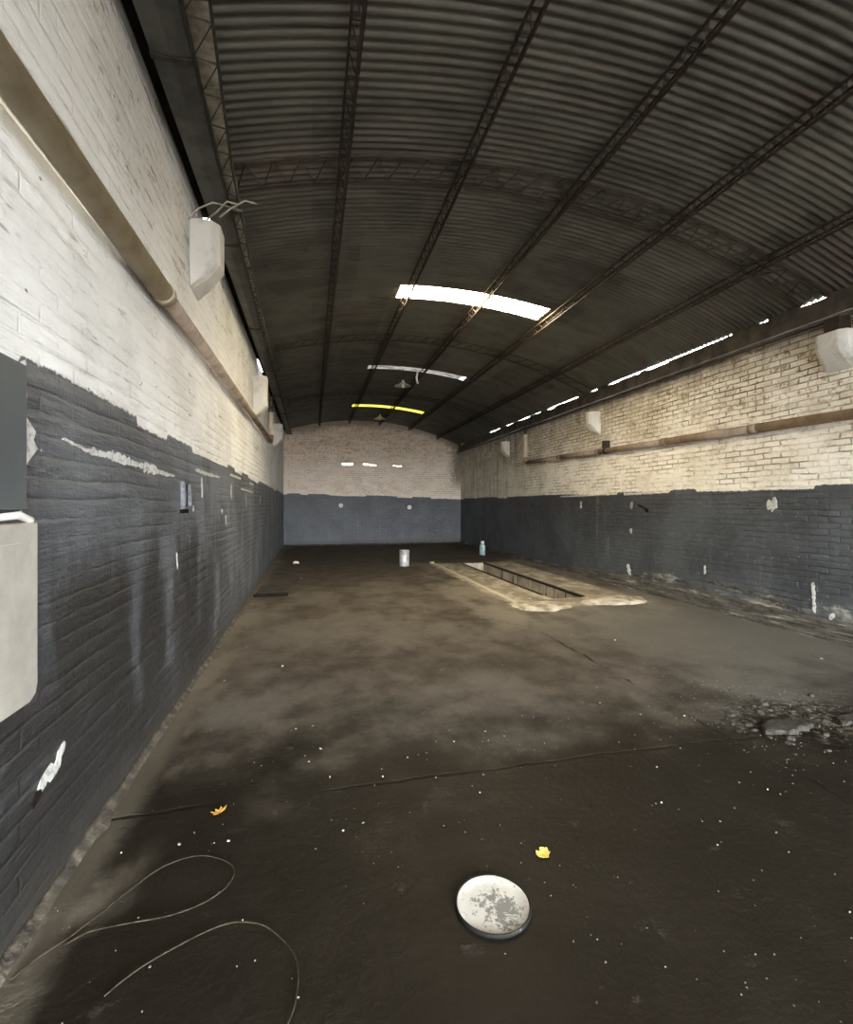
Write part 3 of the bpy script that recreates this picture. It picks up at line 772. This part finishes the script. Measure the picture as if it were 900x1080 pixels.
scar('L', [(2.14, .44), (2.20, .49), (2.27, .48), (2.35, .55)], [.03, .05, .06, .05, .03], 11, WL)
scar('L', [(2.10, .43), (2.16, .455)], .05, 12, WL, 'black', .006)
scar('L', [(4.1, 1.18), (4.12, 1.05)], .025, 13, WL)
scar('L', [(8.2, 1.7), (8.2, 1.5)], .05, 14, WL); scar('L', [(10.3, 1.72), (10.3, 1.55)], .07, 15, WL)
scar('L', [(7.6, 1.78), (9.1, 1.76)], .025, 16, WL)
scar('R', [(8.0, 1.53), (8.05, 1.56)], .11, 20, WR); scar('R', [(8.02, 1.60), (8.02, 1.46)], .06, 21, WR)
scar('R', [(8.03, 1.10), (8.03, 1.0)], .07, 23, WR); scar('R', [(9.79, 1.62), (9.79, 1.46)], .06, 24, WR)
scar('R', [(5.08, 1.55), (5.23, 1.552)], .14, 25, WR)
rd = random.Random(77)
for y0_, y1_, z in ((5.25, 6.0, 1.54), (6.9, 7.95, 1.535), (8.2, 9.6, 1.525), (10.2, 12.4, 1.525)):
    y = y0_
    while y < y1_-.05:
        e = min(y1_, y+rd.uniform(.05, .35)); scar('R', [(y, z+rd.uniform(-.006, .006)), (e, z+rd.uniform(-.006, .006))], rd.uniform(.008, .022), int(y*100), WR, 'plaster_dirty', .003); y = e+rd.uniform(.03, .25)
scar('R', [(7.4, 1.755), (8.25, 1.75)], .04, 29, WR); scar('R', [(9.5, 1.745), (10.7, 1.74)], .03, 30, WR)
scar('R', [(6.27, .62), (6.27, .49)], .045, 31, WR); scar('R', [(8.15, .42), (8.05, .22)], .08, 32, WR)
scar('R', [(4.62, .62), (4.60, .26)], .035, 33, WR); scar('R', [(4.38, .30), (4.42, .22)], .04, 34, WR)
for k, (a, z) in enumerate(((8.0, .22), (7.4, .25), (6.9, .3), (6.5, .27), (5.9, .36), (5.6, .33), (5.3, .30), (6.2, .38), (5.1, .26))):
    scar('R', [(a, z), (a-.18, z+.01), (a-.3, z-.01)], [.03, .05, .03], 40+k, WR, 'plaster_dirty', .008)
# hole beside the fixture on the right wall
scar('R', [(7.85, 1.54), (7.72, 1.51), (7.55, 1.42)], [.03, .03, .06], 60, WR, 'black', .004)
# small electrical box on the left wall
o = thing('socket_box', (XL, 4.34, 1.52), 'small open steel socket box at the end of the white scar on the left wall', 'socket box')
m_ = MB(); a, b_, e, f, t_ = 4.22, 4.46, 1.515, 1.735, .022
m_.box(XL, XL+.035, a, a+t_*1.6, e, f); m_.box(XL, XL+.035, b_-t_*1.6, b_, e, f)
m_.box(XL, XL+.035, a, b_, e, e+t_); m_.box(XL, XL+.035, a, b_, f-t_*.7, f); m_.build('frame', M['dull_galv'], o, bevel=.003)
m_ = MB(); m_.box(XL, XL+.006, a+.02, b_-.02, e+.02, f-.02); m_.build('back_plate', M['black'], o)
m_ = MB(); m_.box(XL, XL+.02, a-.02, b_-.06, e-.035, e-.004); m_.build('knockout', M['black'], o)
m_ = MB(); m_.box(XL+.006, XL+.016, 4.30, 4.35, 1.55, 1.66); m_.build('terminal', M['dull_galv'], o)
# round covers on the back wall, squarish plate on the right wall
for x, z, l in ((1.08, 1.51, 'left small white round cover on the blue back wall'), (3.73, 1.44, 'right small white round cover on the blue back wall')):
    o = thing('socket_cover', (x, YB, z), l, 'socket cover', 'round covers on the back wall')
    m_ = MB()
    vs = [(x+r_*math.cos(2*PI*k/18), YB-d, z+r_*math.sin(2*PI*k/18)) for r_, d in ((.085, 0), (.085, .012), (.07, .02), (.001, .021)) for k in range(18)]
    m_.add(vs, [(i*18+k, i*18+(k+1) % 18, (i+1)*18+(k+1) % 18, (i+1)*18+k) for i in range(3) for k in range(18)]); m_.build('cover', M['cream'], o)
    m_ = MB(); m_.cbox(x-.012, x+.012, YB-.028, YB-.018, z-.012, z+.012, .002); m_.build('screw', M['dull_galv'], o)

# ------------------------------------------------------------------ wall feet
# right: stepped crumbling footing
m_ = MB(); rnd = random.Random(11)
def ledge(d0, z0, y0_, y1_, st=.16):
    y = y0_; vs = []; n = 0
    while y <= y1_+1e-6:
        j = rnd.uniform(-.012, .012); jz = rnd.uniform(-.014, .010)
        f = 1 if y < 8. else max(.35, 1-(y-8.)*.25)
        vs += [(XR, y, -.02), (XR-(d0+j)*f, y, -.02), (XR-(d0+j)*f, y, (z0+jz)*f-.012), (XR-(d0+j-.014)*f, y, (z0+jz)*f), (XR, y, (z0+jz+.012)*f)]
        y += st; n += 1
    m_.add(vs, [(i*5+k, i*5+(k+1) % 5, (i+1)*5+(k+1) % 5, (i+1)*5+k) for i in range(n-1) for k in range(5)]+[(4, 3, 2, 1, 0)])
ledge(.05, .205, YF, YB, .11); ledge(.10, .135, YF, YB, .17); ledge(.155, .065, YF, YB, .13)
struct(m_.build('baseboard_right', M['footing']))
# left: cement fillet
m_ = MB(); y = YF; vs = []; n = 0
while y < YB:
    w = .03+.035*mnoise.noise((y*1.7, 3., 0.))+.03*mnoise.noise((y*7., 1., 0.)); hgt = .035+.02*mnoise.noise((y*2.1, 9., 0.))
    vs += [(XL, y, -.02), (XL, y, max(.015, hgt)), (XL+.35*max(.03, w), y, max(.015, hgt)*.55), (XL+max(.03, w), y, .006), (XL+max(.03, w)+.02, y, -.02)]; y += .09; n += 1
m_.add(vs, [(i*5+k, i*5+(k+1) % 5, (i+1)*5+(k+1) % 5, (i+1)*5+k) for i in range(n-1) for k in range(5)], True)
struct(m_.build('baseboard_left', M['plaster_dirty']))
m_ = MB(); m_.prism([(XL, YB, -.02), (XL, YB, .05), (XL, YB-.05, .03), (XL, YB-.11, -.02)], (XR-XL, 0, 0)); struct(m_.build('baseboard_back', M['plaster_dirty']))

# lumpy cement patches round the pit mouth
def lump(cx, cy, rx, ry, h, seed, n=26, ring=5):
    m_ = MB(); vs = [(cx, cy, h)]; fs = []
    for q in range(1, ring+1):
        t_ = q/ring
        for k in range(n):
            a = 2*PI*k/n
            r_ = t_*(1+.22*mnoise.noise((math.cos(a)*1.7+seed, math.sin(a)*1.7, 0.))+.10*mnoise.noise((math.cos(a)*5+seed, math.sin(a)*5, 2.)))
            z = h*(1-t_**3)+.006*mnoise.noise((cx+rx*r_*math.cos(a)*4, cy*3+ry*r_*math.sin(a)*4, seed)) if q < ring else -.02
            vs.append((cx+rx*r_*math.cos(a), cy+ry*r_*math.sin(a), z))
    for k in range(n): fs.append((0, 1+k, 1+(k+1) % n))
    for q in range(ring-1):
        for k in range(n): fs.append((1+q*n+k, 1+q*n+(k+1) % n, 1+(q+1)*n+(k+1) % n, 1+(q+1)*n+k))
    m_.add(vs, fs, True); return m_
for a, l in (((3.38, 6.86, .50, .40, .035, 1.), 'flat pale cement patch at the near left corner of the pit'), ((4.75, 6.98, .62, .38, .05, 5.), 'lumpy pale cement patch between the pit and the right wall')):
    o = lump(*a).build('cement_patch', simple('pale_cement', (.20, .175, .135), (.52, .47, .37), 5, .9, 0, .8, .02, lo=.36, hi=.62)); tag(o, l, 'cement patch')

# ------------------------------------------------------------------ loose things on the floor
# bucket lid
o = thing('bucket_lid', (.68, 1.775, .0), 'round scuffed white bucket lid with a black rim lying on the floor', 'lid')
o.rotation_euler = (0, 0, 0)
R_ = .146
m_ = MB(); m_.lathe([(0, .0125), (R_*.55, .012), (R_*.88, .0112), (R_*.925, .0145), (R_*.95, .0145), (R_*.96, .009), (R_*.94, .004), (0, .004)], 56)
d_ = m_.build('disc', M['lid'], o); d_.matrix_parent_inverse.identity()
m_ = MB(); m_.lathe([(R_*.955, .0145), (R_*.97, .0175), (R_*.99, .0165), (R_, .011), (R_, .003), (R_*.98, .001), (R_*.955, .003), (R_*.955, .0145)], 56)
d_ = m_.build('rim', M['lid_rim'], o); d_.matrix_parent_inverse.identity(); d_['label'] = 'black rim'
# leaves
def leaf(name, c, rot, size, mat, label, out, curl):
    n = len(out); m_ = MB(); vs = []
    cr, sr = math.cos(rot), math.sin(rot)
    def w(x, y, z): return (c[0]+cr*x-sr*y, c[1]+sr*x+cr*y, c[2]+z)
    for lay in (0, -.0012):
        vs.append(w(0, 0, .006+lay))
        for x, y in out: vs.append(w(x*size, y*size, .006+curl*(x*x+y*y)*size*(1 if x > 0 else .4)+lay))
    fs = [(0, 1+k, 1+(k+1) % n) for k in range(n)]+[(n+1, n+2+(k+1) % n, n+2+k) for k in range(n)]
    fs += [(1+k, 1+(k+1) % n, n+2+(k+1) % n, n+2+k) for k in range(n)]
    m_.add(vs, fs); o = m_.build(name, mat); return tag(o, label, 'leaf')
blob = [(math.cos(2*PI*k/22)*(1+.10*math.sin(3*k+1)+.06*math.cos(7*k)), math.sin(2*PI*k/22)*(.95+.10*math.cos(2*k))) for k in range(22)]
blob[5] = (blob[5][0]*.55, blob[5][1]*.55)
leaf('leaf', (.995, 1.985, 0), .6, .031, M['leaf_y'], 'round bright yellow leaf on the floor beyond the bucket lid', blob, .25)
star = [(1.3, .1), (.7, .35), (.5, .9), (.15, .5), (-.4, 1.0), (-.45, .4), (-1.2, .35), (-.7, -.1), (-1.0, -.7), (-.2, -.4), (.2, -.9), (.45, -.35), (1.0, -.5)]
leaf('leaf', (-.455, 2.62, 0), .3, .030, M['leaf_o'], 'curled orange leaf on the floor near the left wall', star, .5)
# wires
W1 = [(-1.05+.10, 1.74), (-.90, 1.80), (-.80, 1.92)]
def smooth_path(p, n=8):
    out = []
    for i in range(len(p)-1):
        p0, p1, p2, p3 = (Vector(p[max(i-1, 0)]), Vector(p[i]), Vector(p[i+1]), Vector(p[min(i+2, len(p)-1)]))
        for k in range(n):
            t = k/n
            out.append(.5*((2*p1)+(p2-p0)*t+(2*p0-5*p1+4*p2-p3)*t*t+(3*p1-p0-3*p2+p3)*t**3))
    out.append(Vector(p[-1])); return out
WIRES = [[(-0.952, 1.855), (-0.904, 1.912), (-0.836, 1.977), (-0.788, 2.056), (-0.71, 2.166), (-0.614, 2.269), (-0.488, 2.308), (-0.381, 2.271), (-0.318, 2.188), (-0.331, 2.097), (-0.404, 2.037), (-0.515, 2.001), (-0.653, 1.991), (-0.774, 1.987), (-0.844, 1.956)], [(-0.635, 1.724), (-0.589, 1.763), (-0.534, 1.804), (-0.454, 1.857), (-0.364, 1.898), (-0.275, 1.907), (-0.179, 1.876), (-0.109, 1.814), (-0.06, 1.728), (-0.043, 1.642), (-0.051, 1.557), (-0.068, 1.505)]]
for pts, lab in zip(WIRES, ('thin brown wire bent into a closed teardrop loop on the floor by the left wall', 'thin brown wire curving like a hook across the floor at the bottom of the photo')):
    sp = smooth_path([(x, y, .006+.010*abs(math.sin(i*.9))) for i, (x, y) in enumerate(pts)])
    m_ = MB(); m_.tube(sp, .0027, 6); o = m_.build('wire', M['wire']); tag(o, lab, 'wire')
# steel plate by left wall
o = thing('drain_cover', (-.7, 9.1, 0), 'dark rusted flat plate lying against the foot of the left wall', 'plate')
m_ = MB(); m_.cbox(-.93, -.40, 8.62, 9.62, .0, .035, .006); m_.build('plate', M['plate'], o)
m_ = MB(); m_.cbox(-.95, -.39, 8.56, 8.625, 0, .05, .008); m_.build('edge_bar', M['black'], o)
# buckets
def bucket(x, y, r, h, label, mat):
    o = thing('paint_bucket', (x, y, 0), label, 'bucket')
    m_ = MB(); m_.lathe([(0, .0), (r*.93, 0), (r*.95, .006), (r*.97, h*.30), (r*.99, h*.31), (r*.975, h*.33), (r*.985, h*.62), (r*1.0, h*.63), (r*.985, h*.65), (r, h*.97), (r*1.04, h*.975), (r*1.04, h), (r*.96, h), (r*.95, h*.9), (r*.92, .02), (0, .02)], 28, (x, y, 0)); m_.build('body', mat, o)
    m_ = MB(); m_.lathe([(0, h*.90), (r*.94, h*.90), (r*.94, h*.93), (0, h*.925)], 24, (x, y, 0)); m_.build('contents', M['black'], o)
    pts = [(x+r*1.03*math.cos(a), y-.02-.10*math.sin(a)*0-.012, h*.93-r*.9*math.sin(a)*.9) for a in [PI*k/12 for k in range(13)]]
    pts = [(px_, y-math.sqrt(max(0, r*r*1.08-(px_-x)**2))-.008, pz) for px_, _, pz in pts]
    m_ = MB(); m_.tube(pts, .004, 6); m_.build('handle', M['galv'], o)
bucket(2.27, 12.1, .125, .40, 'silver paint bucket standing open in the middle of the far floor', M['tin'])
o = thing('plastic_bottle', (5.12, 14.25, 0), 'small pale blue container standing near the far right corner', 'bottle')
m_ = MB(); m_.lathe([(0, 0), (.085, 0), (.092, .012), (.092, .24), (.08, .29), (.045, .325), (.042, .345), (0, .345)], 24, (5.12, 14.25, 0)); m_.build('body', M['teal'], o)
m_ = MB(); m_.lathe([(.0, .34), (.052, .34), (.055, .35), (.055, .405), (.045, .415), (0, .415)], 20, (5.12, 14.25, 0)); m_.build('cap', M['cream'], o)['label'] = 'cream cap'
# scraps and pebbles
def chip_mb(c, s, h, seed, n=8):
    r_ = random.Random(seed); m_ = MB(); a0 = r_.uniform(0, 6.28); ex = r_.uniform(.55, 1.)
    base = []; top = []
    for k in range(n):
        a = 2*PI*k/n; q = r_.uniform(.65, 1.1)
        x, y = math.cos(a)*q*s, math.sin(a)*q*s*ex
        X, Y = x*math.cos(a0)-y*math.sin(a0), x*math.sin(a0)+y*math.cos(a0)
        base.append((c[0]+X, c[1]+Y, c[2]-.004)); top.append((c[0]+X*.75, c[1]+Y*.75, c[2]+h*r_.uniform(.7, 1.1)))
    vs = base+top+[(c[0], c[1], c[2]+h*1.15)]
    fs = [(k, (k+1) % n, n+(k+1) % n, n+k) for k in range(n)]+[(n+k, n+(k+1) % n, 2*n) for k in range(n)]+[tuple(range(n-1, -1, -1))]
    m_.add(vs, fs); return m_
SCRAPS = [(-0.274, 4.86, 0.0272), (-0.746, 4.584, 0.0163), (-0.9, 4.061, 0.0091), (0.006, 3.503, 0.0084), (-0.108, 3.485, 0.0122), (0.053, 3.166, 0.018), (-0.017, 3.019, 0.0099), (0.1, 2.824, 0.0135), (-0.326, 2.885, 0.0089), (0.571, 2.937, 0.0098), (0.697, 2.966, 0.0098), (0.919, 3.229, 0.0086), (1.155, 3.159, 0.01), (1.255, 3.066, 0.0096), (0.791, 3.094, 0.011), (0.905, 3.067, 0.0124), (0.958, 2.652, 0.0136), (0.859, 2.559, 0.0085), (0.686, 2.686, 0.0084), (0.212, 2.505, 0.0068), (0.243, 2.383, 0.0115), (0.145, 2.35, 0.0113), (0.095, 2.44, 0.0073), (0.164, 2.431, 0.0068), (-0.374, 2.398, 0.0131), (-0.435, 2.399, 0.0083), (-0.541, 2.497, 0.0073), (0.394, 2.764, 0.0089), (0.626, 5.431, 0.0146), (2.089, 10.022, 0.0242), (-0.213, 10.563, 0.029), (3.149, 4.0, 0.0117), (2.353, 3.696, 0.0129), (2.671, 3.066, 0.014), (2.284, 2.654, 0.0105), (1.994, 2.71, 0.0081), (1.983, 2.494, 0.0107), (2.195, 3.408, 0.0136), (1.733, 2.188, 0.0088), (1.768, 2.188, 0.0095), (4.98, 3.86, 0.0285), (3.127, 2.558, 0.0114), (3.14, 2.416, 0.0088), (2.369, 3.154, 0.0139), (2.315, 2.245, 0.0104), (2.411, 2.158, 0.0068), (2.436, 2.107, 0.0091), (3.018, 5.276, 0.02), (3.377, 4.941, 0.017), (2.131, 1.862, 0.0112), (1.852, 1.684, 0.0064), (1.794, 1.856, 0.0084), (0.968, 1.47, 0.0071), (1.153, 1.409, 0.0059), (1.487, 1.377, 0.0048), (1.55, 1.362, 0.0062), (1.358, 1.289, 0.0058), (1.538, 1.201, 0.0046), (1.223, 1.349, 0.0051), (1.322, 1.275, 0.0058), (1.856, 2.012, 0.0082), (1.941, 1.992, 0.0074), (1.665, 1.543, 0.005), (1.583, 1.633, 0.0055), (1.875, 1.35, 0.006), (-0.59, 2.429, 0.013), (-0.826, 2.428, 0.0081), (-0.663, 1.897, 0.0047), (-0.529, 1.805, 0.0095), (-0.251, 1.931, 0.0051), (-0.245, 1.741, 0.0063), (-0.505, 1.651, 0.0051), (-0.943, 2.133, 0.0058), (0.619, 2.273, 0.0074), (0.706, 2.204, 0.0077), (0.649, 1.577, 0.0055), (0.931, 2.072, 0.0063), (0.859, 2.559, 0.0071), (0.879, 2.491, 0.0082)]
for i, (x, y, s) in enumerate(SCRAPS):
    o = chip_mb((x, y, floor_h(x, y)), s*.72, s*.35, 100+i).build('grit_chip', M['paper'] if i % 3 == 0 else M['grit'])
    tag(o, 'tiny pale chip of grit lying loose on the dark concrete floor', 'debris', 'pale chips scattered over the floor')
# crumpled paper far left
o = chip_mb((-.41, 13.3, 0), .11, .055, 5, 13).build('paper_scrap', M['paper']); tag(o, 'crumpled white paper scrap on the far floor near the left wall', 'paper')
o = chip_mb((3.08, 12.45, 0), .09, .045, 6, 9).build('paper_scrap', M['paper']); tag(o, 'pale scrap at the far left corner of the pit apron', 'paper')
# rubble over the broken slab
rnd = random.Random(21); n = 0
while n < 110:
    x = rnd.gauss(3.42, .36); y = rnd.gauss(2.78, .25)
    if not (2.75 < x < 4.6 and 2.2 < y < 3.6): continue
    s = rnd.choice((.010, .013, .018, .026, .036)) * rnd.uniform(.8, 1.15)
    o = chip_mb((x, y, floor_h(x, y)-.003), s, s*rnd.uniform(.35, .6), 500+n, 7).build('concrete_chunk', M['rubble'])
    tag(o, 'broken grey concrete chunk in the crumbled patch of floor at right', 'rubble', 'chunks in the crumbled floor patch'); n += 1
def slab(poly, z, tilt, th, label, seed):
    c = sum((Vector((a, b, 0)) for a, b in poly), Vector())/len(poly); m_ = MB(); r_ = random.Random(seed)
    rim = []
    for k in range(len(poly)):
        p_, q_ = Vector(poly[k]), Vector(poly[(k+1) % len(poly)])
        n_ = max(2, int((q_-p_).length/.035))
        rim += [p_.lerp(q_, i/n_)+Vector((r_.uniform(-.014, .014), r_.uniform(-.014, .014))) for i in range(n_)]
    n_ = len(rim); h_ = lambda v: z+(v.x-c.x)*tilt[0]+(v.y-c.y)*tilt[1]+.008*mnoise.noise((v.x*9, v.y*9, 3.))
    vs = [Vector((v.x, v.y, -.04)) for v in rim]+[Vector((v.x, v.y, h_(v)-.006)) for v in rim]
    C2 = Vector((c.x, c.y))
    for f_ in (.9, .6, .3): vs += [Vector((w_.x, w_.y, h_(w_))) for w_ in (C2.lerp(v, f_) for v in rim)]
    vs.append(Vector((c.x, c.y, h_(C2))))
    fs = [(q*n_+k, q*n_+(k+1) % n_, (q+1)*n_+(k+1) % n_, (q+1)*n_+k) for q in range(4) for k in range(n_)]+[(4*n_+k, 4*n_+(k+1) % n_, 5*n_) for k in range(n_)]
    m_.add(vs, fs); o = m_.build('broken_slab', M['rubble']); tag(o, label, 'concrete slab')
slab([(3.02, 2.70), (3.12, 2.665), (3.30, 2.68), (3.44, 2.72), (3.36, 2.82), (3.22, 2.87), (3.06, 2.80)], .012, (.02, -.07), .05, 'flat broken slab edge with a dark gap under it in the crumbled floor patch', 1)
slab([(3.66, 2.70), (3.85, 2.67), (4.10, 2.65), (4.3, 2.67), (4.28, 2.78), (4.2, 2.82), (3.75, 2.81)], .006, (.0, -.07), .05, 'long raised slab edge at the right end of the crumbled floor patch', 2)
# fine dust and grit nobody could count
m_ = MB(); rnd = random.Random(5)
for k in range(900):
    if k < 450: x, y = rnd.gauss(3.4, .5), rnd.gauss(2.85, .4)
    else: x, y = rnd.uniform(-.9, 5.5), 1.3+abs(rnd.gauss(0, 3.2))
    if (x-.68)**2+(y-1.775)**2 < .04 or (2.8 < x < 5.5 and 6.4 < y < 7.5): continue
    if not (-.95 < x < 5.6 and 1.2 < y < 15) or (3.7 < x < 4.55 and 7.2 < y < 12.4): continue
    s = rnd.uniform(.002, .0055); z = floor_h(x, y)
    q = chip_mb((x, y, z), s, s*.6, 2000+k, 5); m_.add(q.v, q.f)
o = m_.build('fine_grit', M['grit']); tag(o, 'fine pale grit strewn over the concrete floor', 'grit', kind='stuff')

# ------------------------------------------------------------------ daylight, camera, view
w = bpy.data.worlds.new('overcast_sky'); sc.world = w; w.use_nodes = True
bg = w.node_tree.nodes['Background']; bg.inputs[0].default_value = (.93, .97, 1., 1); bg.inputs[1].default_value = 60*K
wt = w.node_tree; tcw = wt.nodes.new('ShaderNodeTexCoord'); sx = wt.nodes.new('ShaderNodeSeparateXYZ'); wt.links.new(tcw.outputs['Generated'], sx.inputs[0])
mr = wt.nodes.new('ShaderNodeMapRange'); mr.inputs[1].default_value = -.03; mr.inputs[2].default_value = .03; wt.links.new(sx.outputs[2], mr.inputs[0])
mx = wt.nodes.new('ShaderNodeMix'); mx.data_type = 'RGBA'; mx.inputs[6].default_value = (.16, .15, .135, 1); mx.inputs[7].default_value = (.93, .97, 1., 1)
wt.links.new(mr.outputs[0], mx.inputs['Factor']); wt.links.new(mx.outputs[2], bg.inputs[0])   # open sky above, street below the horizon
L = bpy.data.lights.new('gateway_portal', 'AREA'); L.shape = 'RECTANGLE'; L.size = GX1-GX0; L.size_y = GZ
L.cycles.is_portal = True
lo = bpy.data.objects.new('gateway_portal', L); COL.objects.link(lo)
lo.location = ((GX0+GX1)/2, YF, GZ/2); lo.rotation_euler = (PI/2, 0, 0)     # shines towards +Y
lo.rotation_euler = (-PI/2, 0, PI) if False else (PI/2, 0, PI)
cam = bpy.data.cameras.new('camera'); cam.sensor_fit = 'HORIZONTAL'; cam.sensor_width = 36; cam.lens = 36*515/900
cam.shift_y = -8/900; cam.clip_start = .05; cam.clip_end = 200
co = bpy.data.objects.new('camera', cam); COL.objects.link(co)
co.location = (0, 0, 1.55); co.rotation_euler = (PI/2, 0, -math.atan(121/515))
sc.camera = co
sc.view_settings.view_transform = 'Standard'; sc.view_settings.look = 'None'
sc.view_settings.exposure = EXPO; sc.view_settings.gamma = 1; sc.view_settings.use_curve_mapping = False
try:
    sc.cycles.use_denoising = True; sc.cycles.max_bounces = 10; sc.cycles.diffuse_bounces = 6; sc.cycles.sample_clamp_indirect = 6
except Exception: pass
